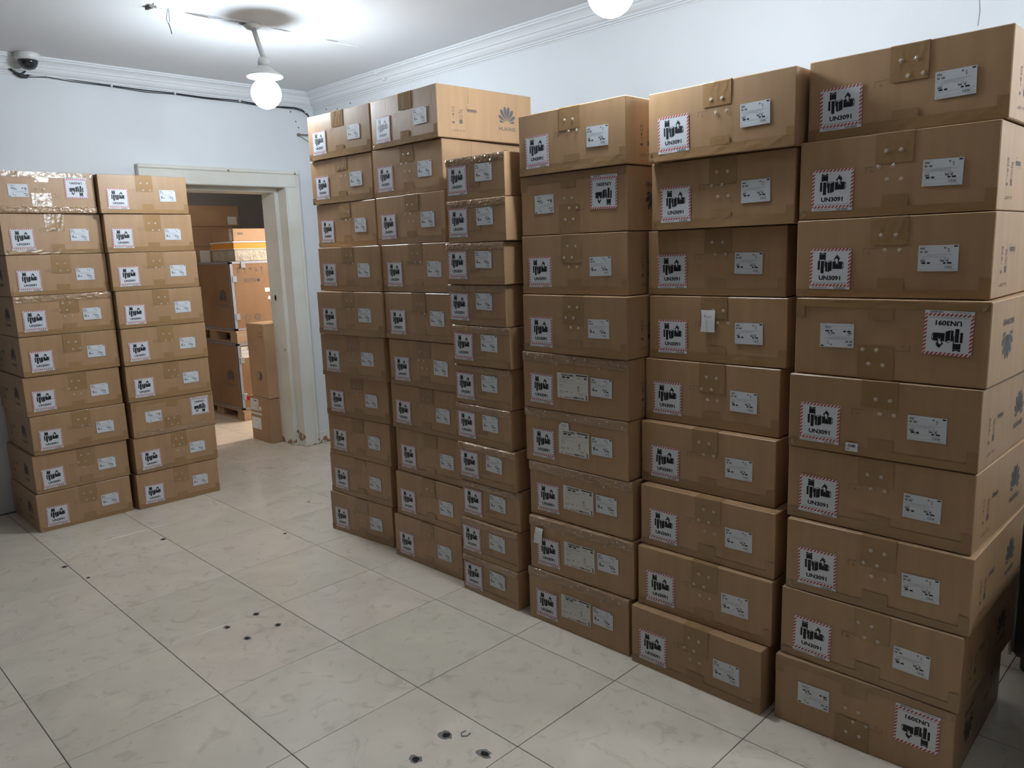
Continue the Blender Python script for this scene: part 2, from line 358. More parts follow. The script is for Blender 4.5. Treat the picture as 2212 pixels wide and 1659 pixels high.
b = MB(); b.tube([(0, 0, 0), (.003, -.006, -.02), (.0, -.012, -.05), (.003, -.006, -.075), (.002, .002, -.06), (0, .004, -.02), (0, .004, 0)], .0016, GREY, 6)
b.tube([(.002, -.004, -.07), (.0, .003, -.09), (.002, .008, -.12)], .0022, WIRE, 6)
o = b.build('loose_wire', None, loc=(-4.15, 1.775, ZC)); tag(o, 'thin loose wire dangling from the scarred ceiling strip', 'wire')

# ------------------------------------------------------------------ lamps
def glow(key, par, z, r):
    """the bulb's own light: a sphere light just wrapping the glowing cap"""
    _, L, colr = LAMPS[key]
    d = bpy.data.lights.new('bulb_light', 'POINT'); d.shadow_soft_size = r; d.use_soft_falloff = False; d.color = colr; d.energy = 4 * math.pi ** 2 * r * r * L
    o = bpy.data.objects.new('bulb_light', d); COL.objects.link(o); o.parent = par; o.location = (0, 0, z)
def bulb_lamp(key, label, ceil=True, tilt=(0, 0)):
    (x, y, z), L, colr = LAMPS[key]
    E_ = mat('bulb_' + key, (0.9, 0.9, 0.9), 0.4, 0.3, 0, colr, 1.3)
    base = ZC if ceil else z + .25
    t = thing('pendant_lamp', (x, y, z))
    tx, ty = tilt
    g = MB(); g.lathe([(max(.003, math.sqrt(max(0, .079 ** 2 - (zz + .065) ** 2))), zz) for zz in (-.144, -.142, -.135, -.12, -.10, -.08, -.06, -.04, -.018, .0, .008, .0125)], E_, 24); bl = g.build('bulb', t, True)
    g = MB(); g.lathe([(.03, .0205), (.094, .0195), (.096, .024), (.088, .034), (.062, .050), (.040, .064), (.031, .076)], PLASTIC, 28); g.build('collar', t, True)
    g = MB(); g.lathe([(.031, .075), (.031, .10), (.024, .118), (.012, .122)], PLASTIC, 24); g.build('socket', t, True)
    g = MB(); g.tube([(0, 0, .12), (tx, ty, base - z)], .0135, PLASTIC, 12); g.build('rod', t, True)
    g = MB(); g.lathe([(.045, -.001), (.045, -.012), (.03, -.026), (.014, -.03)], PLASTIC, 24); g.build('ceiling_cup', t, True, (tx, ty, base - z))
    glow(key, t, -.065, .083); tag(t, label, 'lamp', 'bare bulb lamps'); return t
bulb_lamp('door', 'bare bulb lamp hanging from the scarred ceiling before the doorway', tilt=(-.13, .02))
bulb_lamp('row', 'bare bulb lamp hanging above the long row of cartons')
bulb_lamp('end', 'bare bulb lamp hanging past the nearest carton stack')
bulb_lamp('store', 'warm bulb lamp hanging inside the store room')
# unseen lamp added far behind; its low light is inferred, the fixture made up
(x, y, z), L, colr = LAMPS['wall']
t = thing('added_wall_lamp', (x, y, z)); E_ = mat('bulb_wall', (0.9, 0.9, 0.9), 0.4, 0.3, 0, colr, 1.3)
g = MB(); g.lathe([(.01, -.075), (.045, -.06), (.06, -.02), (.06, .02), (.045, .06), (.02, .075)], E_, 12); g.build('bulb', t, True)
g = MB(); g.tube([(0, 0, .075), (0, 0, .13), (.2, 0, .16), (14.0 - x, 0, .16)], .012, BLACKM, 10); g.build('arm', t, True)
g = MB(); g.box(14.0 - x - .02, 14.0 - x, -.06, .06, .08, .24, BLACKM, .006); g.build('wall_plate', t)
glow('wall', t, 0, .078); tag(t, 'added bracket lamp, unseen on the wall behind the viewer', 'lamp')

# ------------------------------------------------------------------ carton print, labels and tape (built once, shared)
def emblem(mb, cx, cz, k, M, y=0.0, rot=0.0, txt=True):
    """eight petals in a fan with the word underneath; k = height of the fan"""
    cr, sr_ = math.cos(rot), math.sin(rot)
    def put(P): mb.poly([(cx + u * cr - v * sr_, cz + u * sr_ + v * cr) for u, v in P], M, y)
    for ang, r0, r1, wd in ((9.5, .10, .98, .125), (33, .12, .93, .125), (59, .14, .80, .11), (80, .20, .62, .075)):
        if ang == 80: base = (0, -.02)
        else: base = (0, 0)
        for s in (-1, 1):
            a = math.radians(ang); P = []
            for t, wv in ((0, 0.05), (.3, .45), (.55, .85), (.75, 1.0), (.9, .72), (1, .12)): P.append((r0 + (r1 - r0) * t, wv * wd))
            pts = P + [(p[0], -p[1]) for p in reversed(P)]
            Q = []
            for rr, ww in pts:
                u = s * (rr * math.sin(a) + ww * math.cos(a)) + s * .012; v = rr * math.cos(a) - ww * math.sin(a) + base[1]
                Q.append(((u) * k, (v - .42) * k))
            put(Q)
    if txt:
        if rot: mb.text('HUAWEI', cx + .78 * k * math.sin(rot), cz - .78 * k * math.cos(rot), .22 * k, M, y, .012, 1.36 * k, rot)
        else: mb.text('HUAWEI', cx, cz - .78 * k, .22 * k, M, y, .012, 1.36 * k)
def bars(mb, x0, x1, z0, z1, M, y, n=22, seed=1):
    r_ = random.Random(seed); x = x0; st = (x1 - x0) / n
    for q in range(n):
        w_ = st * r_.choice((.35, .5, .75)); mb.rect(x, x + w_, z0, z1, M, y); x += st
def lines(mb, x0, x1, z, h, M, y, seed=0, dens=.8):
    """an unreadable run of tiny print"""
    r_ = random.Random(seed); x = x0
    while x < x1 - h:
        w_ = h * r_.uniform(1.2, 4); w_ = min(w_, x1 - x)
        if r_.random() < dens: mb.rect(x, x + w_ * .85, z - h / 2, z + h / 2, M, y)
        x += w_ + h * .5
y1, y2 = -.00035, -.00055
def hazard_label():
    mb = MB(); W_, H_ = .120, .119
    def X(u): return (u - .5) * W_
    def Z(v): return (.5 - v) * H_            # v from the top
    mb.slab(-W_ / 2, W_ / 2, -H_ / 2, H_ / 2, -.0002, .0004, PAPER)
    bz0, bz1 = Z(.935), H_ / 2; bw = .0072
    def stripe_h(z0, z1):
        x = -W_ / 2 - .004
        while x < W_ / 2:
            P = [(x, z0), (x + .0052, z0), (x + .0052 + .006, z1), (x + .006, z1)]; P = [(min(max(p[0], -W_ / 2), W_ / 2), p[1]) for p in P]
            if P[2][0] > P[3][0] or P[1][0] > P[0][0]: mb.poly(P, RED, y1)
            x += .0105
    stripe_h(bz1 - bw, bz1); stripe_h(bz0, bz0 + bw)
    for x0 in (-W_ / 2, W_ / 2 - bw):
        z = bz0 + bw
        while z < bz1 - bw - .006:
            mb.poly([(x0, z), (x0 + bw, z + .006), (x0 + bw, z + .0112), (x0, z + .0052)], RED, y1); z += .0105
    def cyl(u0, u1, v0, v1, e=.014):
        n = 10; P = [(X(u0), Z(v0)), (X(u0), Z(v1))]
        P += [(X((u0 + u1) / 2 - (u1 - u0) / 2 * math.cos(math.pi * q / n)), Z(v1 + e * math.sin(math.pi * q / n))) for q in range(1, n)]
        P += [(X(u1), Z(v1)), (X(u1), Z(v0))]
        P += [(X((u0 + u1) / 2 + (u1 - u0) / 2 * math.cos(math.pi * q / n)), Z(v0 - e * math.sin(math.pi * q / n))) for q in range(1, n)]
        mb.poly(P, BLACK, y1)
    def ell(u, v, ru, rv, M, yy=y2): mb.poly([(X(u + ru * math.cos(2 * math.pi * q / 14)), Z(v + rv * math.sin(2 * math.pi * q / 14))) for q in range(14)], M, yy)
    cyl(.225, .385, .11, .44); ell(.305, .108, .045, .012, PAPER)
    mb.poly([(X(.225), Z(.142)), (X(.385), Z(.142)), (X(.385), Z(.148)), (X(.225), Z(.148))], PAPER, y2)
    for a0, a1, v0, v1 in ((.188, .262, .285, .535), (.262, .362, .275, .605)): mb.rect(X(a0), X(a1), Z(v1), Z(v0), PAPER, y1 - .00008)
    def cyl2(u0, u1, v0, v1):
        n = 8; P = [(X(u0), Z(v1)), (X(u1), Z(v1)), (X(u1), Z(v0)), (X(u0), Z(v0))]; mb.poly(P, BLACK, y2); ell((u0 + u1) / 2, v1, (u1 - u0) / 2, .010, BLACK, y2 - .00005)
    cyl2(.195, .25, .30, .52); cyl2(.272, .352, .30, .60); ell(.312, .298, .028, .009, PAPER, y2 - .0001)
    mb.rect(X(.37), X(.372), Z(.5), Z(.29), PAPER, y2 - .0001)
    mb.poly([(X(.385), Z(.33)), (X(.385), Z(.555)), (X(.44), Z(.58)), (X(.545), Z(.535)), (X(.545), Z(.31)), (X(.50), Z(.285))], BLACK, y2)
    mb.poly([(X(.438), Z(.362)), (X(.446), Z(.362)), (X(.446), Z(.575)), (X(.438), Z(.575))], PAPER, y2 - .0001)
    mb.poly([(X(.41), Z(.335)), (X(.44), Z(.345)), (X(.525), Z(.312)), (X(.50), Z(.298))], PAPER, y2 - .0001)
    mb.poly([(X(.56), Z(.315)), (X(.56), Z(.50)), (X(.79), Z(.50)), (X(.79), Z(.315))], BLACK, y1)
    ell(.79, .4075, .045, .0925, BLACK); ell(.765, .4075, .05, .09, PAPER, y2 - .0001); ell(.757, .4075, .05, .0925, BLACK, y2 - .00015); ell(.812, .4075, .014, .032, PAPER, y2 - .0002)
    fl = [(.655, .13), (.668, .175), (.682, .16), (.69, .20), (.72, .185), (.712, .235), (.735, .225), (.722, .285), (.69, .315), (.62, .315), (.585, .275), (.595, .225), (.612, .24), (.622, .19), (.64, .195)]
    mb.poly([(X(u), Z(v)) for u, v in fl], BLACK, y1)
    mb.poly([(X(u), Z(v)) for u, v in [(.652, .235), (.668, .265), (.692, .262), (.678, .318), (.71, .40), (.665, .345), (.64, .395), (.645, .33), (.61, .275)]], PAPER, y2)
    mb.text('UN3091', X(.5), Z(.725), .0135, BLACK, y1, .04, .064)
    lines(mb, X(.10), X(.92), Z(.845), .0014, GREY, y1, 3, .95)
    lines(mb, X(.08), X(.45), Z(.968), .0018, GREY, y1, 4, .95)
    bars(mb, X(.62), X(.90), Z(.992), Z(.947), BLACK, y1, 20, 8)
    return mb.mesh('hazard_label')
def address_label():
    mb = MB(); W_, H_ = .099, .070; x0, z0 = -W_ / 2, -H_ / 2
    mb.slab(-W_ / 2, W_ / 2, -H_ / 2, H_ / 2, -.0002, .0004, PAPER)
    def L(u0, u1, v, h, M=GREY, sd=0, d=.85): lines(mb, x0 + u0 * W_, x0 + u1 * W_, H_ / 2 - v * H_, h, M, y1, sd, d)
    L(.03, .25, .05, .0016, PALE, 1); L(.04, .19, .12, .0042, GREY, 2, 1); L(.03, .28, .185, .0016, PALE, 3); L(.04, .26, .255, .0046, GREY, 4, 1)
    mb.rect(x0 + .885 * W_, x0 + .975 * W_, H_ / 2 - .085 * H_, H_ / 2 - .03 * H_, BLACK, y1)
    mb.rect(x0 + .64 * W_, x0 + .69 * W_, H_ / 2 - .14 * H_, H_ / 2 - .08 * H_, GREY, y1)
    for q in range(3): mb.rect(x0 + (.73 + .005 * q) * W_, x0 + (.775) * W_, H_ / 2 - (.16 + .055 * q) * H_, H_ / 2 - (.13 + .055 * q) * H_, GREY, y1)
    mb.rect(x0 + .03 * W_, x0 + .86 * W_, H_ / 2 - .358 * H_, H_ / 2 - .346 * H_, PALE, y1)
    L(.03, .84, .385, .0016, PALE, 5); L(.10, .60, .425, .0014, PALE, 6); L(.08, .72, .465, .0014, PALE, 7); L(.03, .22, .53, .0016, GREY, 8); L(.55, .78, .53, .0016, GREY, 9)
    L(.06, .24, .60, .0046, GREY, 10, 1); L(.09, .32, .68, .0046, BLACK, 11, 1); L(.56, .77, .60, .0046, GREY, 12, 1); L(.63, .86, .685, .0042, BLACK, 13, 1)
    mb.rect(x0 + .03 * W_, x0 + .97 * W_, H_ / 2 - .758 * H_, H_ / 2 - .748 * H_, PALE, y1)
    L(.03, .14, .785, .0015, PALE, 14)
    mb.text('CE', x0 + .715 * W_, H_ / 2 - .845 * H_, .0062, BLACK, y1, .01); mb.text('EAC', x0 + .82 * W_, H_ / 2 - .845 * H_, .0062, BLACK, y1, .02, .0085)
    mb.rect(x0 + .03 * W_, x0 + .97 * W_, H_ / 2 - .917 * H_, H_ / 2 - .909 * H_, PALE, y1); L(.04, .12, .95, .0014, PALE, 15); L(.78, .95, .95, .0014, PALE, 16)
    return mb.mesh('address_label')
def waybill():
    mb = MB(); W_, H_ = .154, .100; x0 = -W_ / 2
    mb.slab(-W_ / 2, W_ / 2, -H_ / 2, H_ / 2, -.0002, .0004, PAPER2)
    def zz(v): return H_ / 2 - v * H_
    def L(u0, u1, v, h, M=GREY, sd=0, d=.85): lines(mb, x0 + u0 * W_, x0 + u1 * W_, zz(v), h, M, y1, sd, d)
    bars(mb, x0 + .14 * W_, x0 + .55 * W_, zz(.115), zz(.035), BLACK, y1, 26, 3)
    L(.16, .46, .165, .0055, BLACK, 20, 1); mb.rect(x0 + .61 * W_, x0 + .97 * W_, zz(.075), zz(.032), BLACK, y1)
    L(.08, .56, .255, .0018, GREY, 21); L(.64, .78, .18, .002, GREY, 22); mb.rect(x0 + .69 * W_, x0 + .72 * W_, zz(.15), zz(.125), BLACK, y1)
    emblem(mb, x0 + .915 * W_, zz(.155), .0105, BLACK, y1, 0, False); L(.88, .96, .225, .0014, GREY, 23)
    L(.08, .32, .33, .002, GREY, 24); L(.08, .57, .395, .0018, PALE, 25); L(.62, .93, .36, .0018, PALE, 26)
    mb.rect(x0 + .605 * W_, x0 + .608 * W_, zz(.8), zz(.1), PALE, y1)
    L(.08, .22, .48, .002, GREY, 27); L(.08, .22, .53, .002, PALE, 28); L(.08, .2, .58, .0018, PALE, 29)
    for q, v in enumerate((.46, .50, .55, .61, .66)): mb.rect(x0 + (.665 - .012 * (q % 3)) * W_, x0 + (.715 + .012 * (q % 2)) * W_, zz(v + .022), zz(v), GREY, y1)
    L(.08, .6, .725, .003, GREY, 30, .6); L(.08, .2, .775, .0024, GREY, 31); L(.62, .92, .73, .0016, GREY, 32); L(.72, .92, .79, .0026, GREY, 33)
    mb.rect(x0 + .93 * W_, x0 + .955 * W_, zz(.95), zz(.81), BLACK, y1); mb.rect(x0 + .90 * W_, x0 + .955 * W_, zz(.825), zz(.805), BLACK, y1); mb.rect(x0 + .90 * W_, x0 + .985 * W_, zz(.965), zz(.945), BLACK, y1)
    L(.08, .48, .945, .003, GREY, 34); bars(mb, x0 + .52 * W_, x0 + .86 * W_, zz(.965), zz(.89), BLACK, y1, 22, 5)
    return mb.mesh('waybill')
def side_print(W_, D_, H_, left, what):
    """arrows, glass, umbrella and bin, or barcode, or emblem on a side panel; returned in the carton's own frame"""
    mb = MB(); y = 0.0
    if what == 'symbol_print':
        for q in (0, 1):
            x = .087 + q * .011; mb.rect(x - .0011, x + .0011, .117, .136, INK, y); mb.poly([(x - .0032, .133), (x + .0032, .133), (x, .139)], INK, y)
        mb.rect(.083, .102, .1155, .1172, INK, y)
        mb.poly([(.088, .109), (.097, .109), (.0965, .102), (.0935, .0985), (.0915, .0985), (.0885, .102)], INK, y); mb.rect(.0918, .0932, .091, .099, INK, y); mb.rect(.0885, .0965, .0895, .0912, INK, y)
        mb.poly([(.0925 + .0085 * math.cos(math.pi * q / 8), .0655 + .0085 * math.sin(math.pi * q / 8)) for q in range(9)], INK, y); mb.rect(.0919, .0931, .058, .0655, INK, y)
        for q in range(2):      # crossed bin
            mb.poly([(.124, .112 + .0175 * q), (.1255, .1105 + .0175 * q), (.1525, .1285 - .0175 * q), (.151, .130 - .0175 * q)], INK, y)
        for z in (.113, .126): mb.rect(.130, .146, z, z + .0013, INK, y)
        for x in (.130, .1447): mb.rect(x, x + .0013, .113, .127, INK, y)
        for z in (.088, .1058): mb.rect(.128, .148, z, z + .0012, INK, y)
        for x in (.128, .1468): mb.rect(x, x + .0012, .088, .107, INK, y)
        mb.text('10', .138, .0975, .010, INK, y, .005)
        mb.rect(.1285, .1465, .066, .084, INK, y)
        lines(mb, .080, .162, .0365, .003, INK2, y, 6); lines(mb, .080, .162, .0315, .003, INK2, y, 7)
    elif what == 'barcode_print':
        mb.rect(.172, .190, .1405, .1418, INK2, y); mb.rect(.172, .1734, .124, .1415, INK2, y)
        bars(mb, .177, .237, .121, .134, INK, y, 30, 12); lines(mb, .188, .232, .1165, .0018, INK2, y, 5)
    else: emblem(mb, .427, .124, .078, INK, y)
    k = D_ / .595
    V = []
    for (x, _, z) in mb.v:
        if left: V.append((-W_ / 2 - .0006, D_ / 2 - x * k, z * H_ / .2285))
        else: V.append((W_ / 2 + .0006, -D_ / 2 + x * k, z * H_ / .2285))
    mb.v = V; return mb.mesh(what)
def carton_body(W_, D_, H_, seed, M=None):
    """bevelled box whose faces are gently bowed; closing flaps meet on top"""
    M = M or CARD; r_ = random.Random(seed); mb = MB(); g = .0025; nx, nz = 6, 3
    W2, D2 = W_ / 2, D_ / 2
    def bow(u, v, a): return a * (math.sin(math.pi * u) * math.sin(math.pi * v)) + a * .35 * math.sin(2.3 * math.pi * u + seed)
    def grid(fn, n1, n2):
        P = []; F = []
        for q in range(n2 + 1):
            for p in range(n1 + 1): P.append(fn(p / n1, q / n2))
        for q in range(n2):
            for p in range(n1): F.append((q * (n1 + 1) + p, q * (n1 + 1) + p + 1, (q + 1) * (n1 + 1) + p + 1, (q + 1) * (n1 + 1) + p))
        mb.add(P, F, M)
    a = [r_.uniform(-.0010, .0022) for _ in range(4)]; sag = r_.uniform(0, .0018)
    fx = lambda u: -W2 + g + u * (W_ - 2 * g); fy = lambda u: -D2 + g + u * (D_ - 2 * g)
    tz = lambda u: H_ - sag * math.sin(math.pi * u) * 0
    grid(lambda u, v: (fx(u), -D2 - bow(u, v, a[0]) * .5 * (0 < u < 1), g + v * (H_ - 2 * g)), nx, nz)
    grid(lambda u, v: (fx(1 - u), D2, g + v * (H_ - 2 * g)), nx, 1)
    grid(lambda u, v: (W2, fy(u), g + v * (H_ - 2 * g)), nx, 1)
    grid(lambda u, v: (-W2, fy(1 - u), g + v * (H_ - 2 * g)), nx, 1)
    grid(lambda u, v: (fx(u), fy(v), H_), nx, 1); grid(lambda u, v: (fx(u), fy(1 - v), 0), nx, 1)
    # bevel strips: top and bottom edges and uprights
    def edge(P4): mb.add(P4, [(0, 1, 2, 3)], M)
    for p in range(nx):
        u0, u1 = p / nx, (p + 1) / nx
        for z0, z1 in ((H_ - g, H_), (g, 0)):
            b0 = -D2 - bow(u0, (z0 - g) / (H_ - 2 * g), a[0]) * .5 * (0 < u0 < 1); b1 = -D2 - bow(u1, (z0 - g) / (H_ - 2 * g), a[0]) * .5 * (0 < u1 < 1)
            q = [(fx(u0), b0, z0), (fx(u1), b1, z0), (fx(u1), -D2 + g, z1), (fx(u0), -D2 + g, z1)]; edge(q if z1 > z0 else q[::-1])
            q = [(fx(1 - u0), D2, z0), (fx(1 - u1), D2, z0), (fx(1 - u1), D2 - g, z1), (fx(1 - u0), D2 - g, z1)]; edge(q if z1 > z0 else q[::-1])
            q = [(W2, fy(u0), z0), (W2, fy(u1), z0), (W2 - g, fy(u1), z1), (W2 - g, fy(u0), z1)]; edge(q if z1 > z0 else q[::-1])
            q = [(-W2, fy(1 - u0), z0), (-W2, fy(1 - u1), z0), (-W2 + g, fy(1 - u1), z1), (-W2 + g, fy(1 - u0), z1)]; edge(q if z1 > z0 else q[::-1])
    for sx in (-1, 1):
        for sy in (-1, 1):
            q = [(sx * (W2 - g), sy * D2, g), (sx * W2, sy * (D2 - g), g), (sx * W2, sy * (D2 - g), H_ - g), (sx * (W2 - g), sy * D2, H_ - g)]
            edge(q if sx * sy < 0 else q[::-1])
            tri = [(sx * (W2 - g), sy * D2, H_ - g), (sx * W2, sy * (D2 - g), H_ - g), (sx * (W2 - g), sy * (D2 - g), H_)]; mb.add(tri if sx * sy < 0 else tri[::-1], [(0, 1, 2)], M)
    # flap seam across the lid, a dark slit under the lid edge at the front
    mb.box(-W2 + .006, W2 - .006, -.0012, .0012, H_ - .0008, H_ + .0001, HOLE)
    return mb.mesh('carton_body')
def strip(mb, pts, w0, w1, M, n=6, axis='X', crumple=0.0, seed=0):
    """ribbon along a polyline in the y-z plane, spanning x from w0 to w1"""
    r_ = random.Random(seed); P = []; F = []
    for (y, z) in pts:
        for q in range(n + 1):
            c_ = r_.uniform(-crumple, crumple); P.append((w0 + (w1 - w0) * q / n, y - abs(c_), z + c_ * .5))
    for i in range(len(pts) - 1):
        for q in range(n): F.append((i * (n + 1) + q + 1, i * (n + 1) + q, (i + 1) * (n + 1) + q, (i + 1) * (n + 1) + q + 1))
    mb.add(P, F, M)
e_ = .0016
def seal_tape(W_, D_, H_, cx, drop, wd, seed):
    """tape over the lid seam folded down the front"""
    mb = MB(); strip(mb, [(-D_ / 2 + .25, H_ + .0006), (-D_ / 2, H_ + .0006), (-D_ / 2 - e_, H_ - .002), (-D_ / 2 - e_, H_ - drop * .5), (-D_ / 2 - e_, H_ - drop)], cx - wd / 2, cx + wd / 2, TAPE, 8, crumple=.0006, seed=seed)
    return mb.mesh('seal_tape')
def base_tape(W_, D_, H_, seed):
    """tape round the bottom edge with a tab in the middle and one at the right corner"""
    r_ = random.Random(seed); mb = MB(); h = .027 + r_.uniform(-.004, .006); yy = -D_ / 2 - e_
    strip(mb, [(yy, h), (yy, h * .5), (yy, .001)], -W_ / 2 + .002, W_ / 2 - .001, TAPE, 16, crumple=.0008, seed=seed)
    strip(mb, [(yy - .0003, .057), (yy - .0003, .03), (yy - .0003, h - .003)], -.022, .048, TAPE, 5, crumple=.0004, seed=seed + 1)
    strip(mb, [(yy - .0003, .058), (yy - .0003, .03), (yy - .0003, .012)], W_ / 2 - .028, W_ / 2 - .001, TAPE, 3, crumple=.0004, seed=seed + 2)
    # creased fold at the lower left corner
    mb.add([(-W_ / 2 + .004, yy - .001, .004), (-W_ / 2 + .026, yy - .0012, .003), (-W_ / 2 + .018, yy - .004, .03)], [(0, 1, 2)], CLEAR)
    return mb.mesh('base_tape')
def edge_tape(W_, D_, H_, seed, drop=.033):
    """wide shiny tape crumpled along the whole top front edge"""
    mb = MB(); yy = -D_ / 2 - e_ - .0004
    strip(mb, [(-D_ / 2 + .03, H_ + .0008), (-D_ / 2 + .002, H_ + .001), (yy, H_ - .003), (yy - .0006, H_ - .012), (yy, H_ - drop * .7), (yy + .0006, H_ - drop)], -W_ / 2 + .0, W_ / 2 - .0, CLEAR, 40, crumple=.0017, seed=seed)
    return mb.mesh('edge_tape')
def blister_spots(kind):
    r_ = random.Random(kind)
    if kind < 3:
        dx = (.019, -.019, .012)[kind]; pts = [(-.033, .178), (.006, .177), (-.033 + dx, .136), (.006 + dx, .136)]
        return pts + ([(-.028, .100), (.010, .099)] if kind == 1 else [])
    return [(-.24 + .052 * q + r_.uniform(-.015, .015), .2165 - r_.choice((0, .002, .012, .03))) for q in range(10)]
def blister(kind):
    mb = MB(); r_ = random.Random(kind); rad = .0080 if kind < 3 else .0062; n = 16; P = []
    for q in range(n):
        rr = rad * (1 if q % 2 else .6) * r_.uniform(.8, 1.1); P.append((rr * math.cos(2 * math.pi * q / n), rr * math.sin(2 * math.pi * q / n)))
    c_ = (r_.uniform(-.002, .002), r_.uniform(-.002, .002))
    mb.add([(p[0], 0, p[1]) for p in P] + [(c_[0], -.0013, c_[1])], [(q, (q + 1) % n, n) for q in range(n)], BLIS)
    return mb.mesh('tape_blister')
def stamp():
    mb = MB(); mb.rect(-.020, .018, .0085, .0100, INK2, 0); mb.rect(-.020, -.0185, -.008, .0095, INK2, 0); mb.text('SL', -.002, -.003, .0075, INK2, 0, .01); return mb.mesh('carton_stamp')
def note(w_, h_, curl, seed, cut=0.0, marks=True):
    mb = MB(); P = []; F = []; n = 6; r_ = random.Random(seed)
    for q in range(n + 1):
        v = q / n; y = -.0015 - curl * (v * (1 - v) * 2 + .8 * (1 - v) ** 3)
        for p in (0, 1):
            x = -w_ / 2 + p * w_
            if cut and v > .55 and p == 0: x += cut * (v - .55) / .45
            P.append((x + (.004 * math.sin(3 * v) if p == 0 else 0), y, -h_ / 2 + v * h_))
    for q in range(n): F.append((2 * q, 2 * q + 1, 2 * q + 3, 2 * q + 2))
    mb.add(P, F, NOTE)
    return mb
ME = {}
def once(key, fn):
    if key not in ME: ME[key] = fn()
    return ME[key]

STACKS = {
 'A': (0.531, 0.2305, [(-5.045, 1.35, -0.11), (-5.059, 1.369, 1.19), (-5.058, 1.371, 0.76), (-5.051, 1.376, 0.4), (-5.05, 1.376, 0.37), (-5.054, 1.366, 0.3), (-5.05, 1.373, -0.09), (-5.055, 1.358, -0.09), (-5.05, 1.349, -0.22)]),
 'B': (0.533, 0.2303, [(-5.009, 1.882, 0.28), (-5.016, 1.895, -0.04), (-5.011, 1.900, -0.78), (-5.009, 1.908, -0.74), (-5.01, 1.911, -0.73), (-5.014, 1.911, -0.41), (-5.013, 1.917, -0.14), (-5.013, 1.909, -0.95), (-5.016, 1.901, -1.18)]),
 'S1': (0.537, 0.2277, [(-3.501, 2.305, 2.67), (-3.513, 2.311, 2.21), (-3.5, 2.314, 0.8), (-3.421, 2.259, 1.48), (-3.406, 2.234, 4.14), (-3.43, 2.249, 3.9), (-3.46, 2.277, 4.33), (-3.474, 2.284, 3.56), (-3.493, 2.288, 3.48), (-3.5, 2.282, 4.73)]),
 'S2': (0.53, 0.2277, [(-2.959, 2.303, -2.3), (-2.967, 2.315, 0.48), (-2.944, 2.3, -0.36), (-2.89, 2.278, 0.17), (-2.875, 2.269, 0.38), (-2.87, 2.275, 0.25), (-2.891, 2.285, 0.0), (-2.885, 2.294, -0.21), (-2.885, 2.278, 0.16), (-2.9, 2.265, 0.47)]),
 'S3': (0.366, 0.1762, [(-2.415, 2.236, -0.59), (-2.404, 2.224, -0.86), (-2.422, 2.224, -0.45), (-2.434, 2.235, -0.09), (-2.418, 2.235, 0.12), (-2.428, 2.243, -1.09), (-2.432, 2.241, -2.12), (-2.408, 2.229, -0.15), (-2.397, 2.235, 0.15), (-2.402, 2.221, -0.61), (-2.402, 2.219, -0.97)]),
 'S4': (0.53, 0.2288, [(-1.914, 2.252, -1.05), (-1.922, 2.267, -0.61), (-1.922, 2.264, -0.25), (-1.904, 2.236, -1.0), (-1.908, 2.239, 0.6), (-1.912, 2.243, -0.23), (-1.896, 2.244, 0.18), (-1.884, 2.228, 1.49), (-1.899, 2.221, 0.02)]),
 'S5': (0.533, 0.2285, [(-1.336, 2.301, -0.29), (-1.344, 2.33, -0.46), (-1.383, 2.367, -0.02), (-1.368, 2.352, 0.17), (-1.381, 2.342, -0.26), (-1.373, 2.306, 0.09), (-1.348, 2.264, 0.09), (-1.345, 2.243, 0.84), (-1.355, 2.205, -0.86)]),
 'S6': (0.533, 0.2297, [(-0.797, 2.353, -0.22), (-0.806, 2.331, 0.37), (-0.8, 2.311, 0.33), (-0.783, 2.274, -1.15), (-0.789, 2.264, 0.05), (-0.79, 2.268, -0.8), (-0.778, 2.251, 0.21), (-0.787, 2.244, -0.33), (-0.794, 2.236, 1.64)]),
}
WHERE = {'A': 'in leftmost stack', 'B': 'in stack left of doorway', 'S1': 'in stack right of doorway', 'S2': 'in stack behind narrow cartons',
         'S3': 'in the narrow stack', 'S4': 'in third stack from right', 'S5': 'in second stack from right', 'S6': 'in rightmost stack'}
ORD = ['topmost', 'second from top', 'third from top', 'fourth from top', 'fifth from top', 'sixth from top', 'seventh from top', 'eighth from top', 'ninth from top', 'tenth from top', 'lowest']
FLIP = {('A', 0), ('B', 6), ('S4', 1), ('S6', 3), ('S6', 8)}
EDGE = {('A', 0), ('A', 3), ('B', 6), ('S4', 4), ('S4', 5), ('S4', 6), ('S4', 7), ('S4', 8)} | {('S3', q) for q in range(11)}
WAYB = {('S4', q) for q in range(4, 9)}
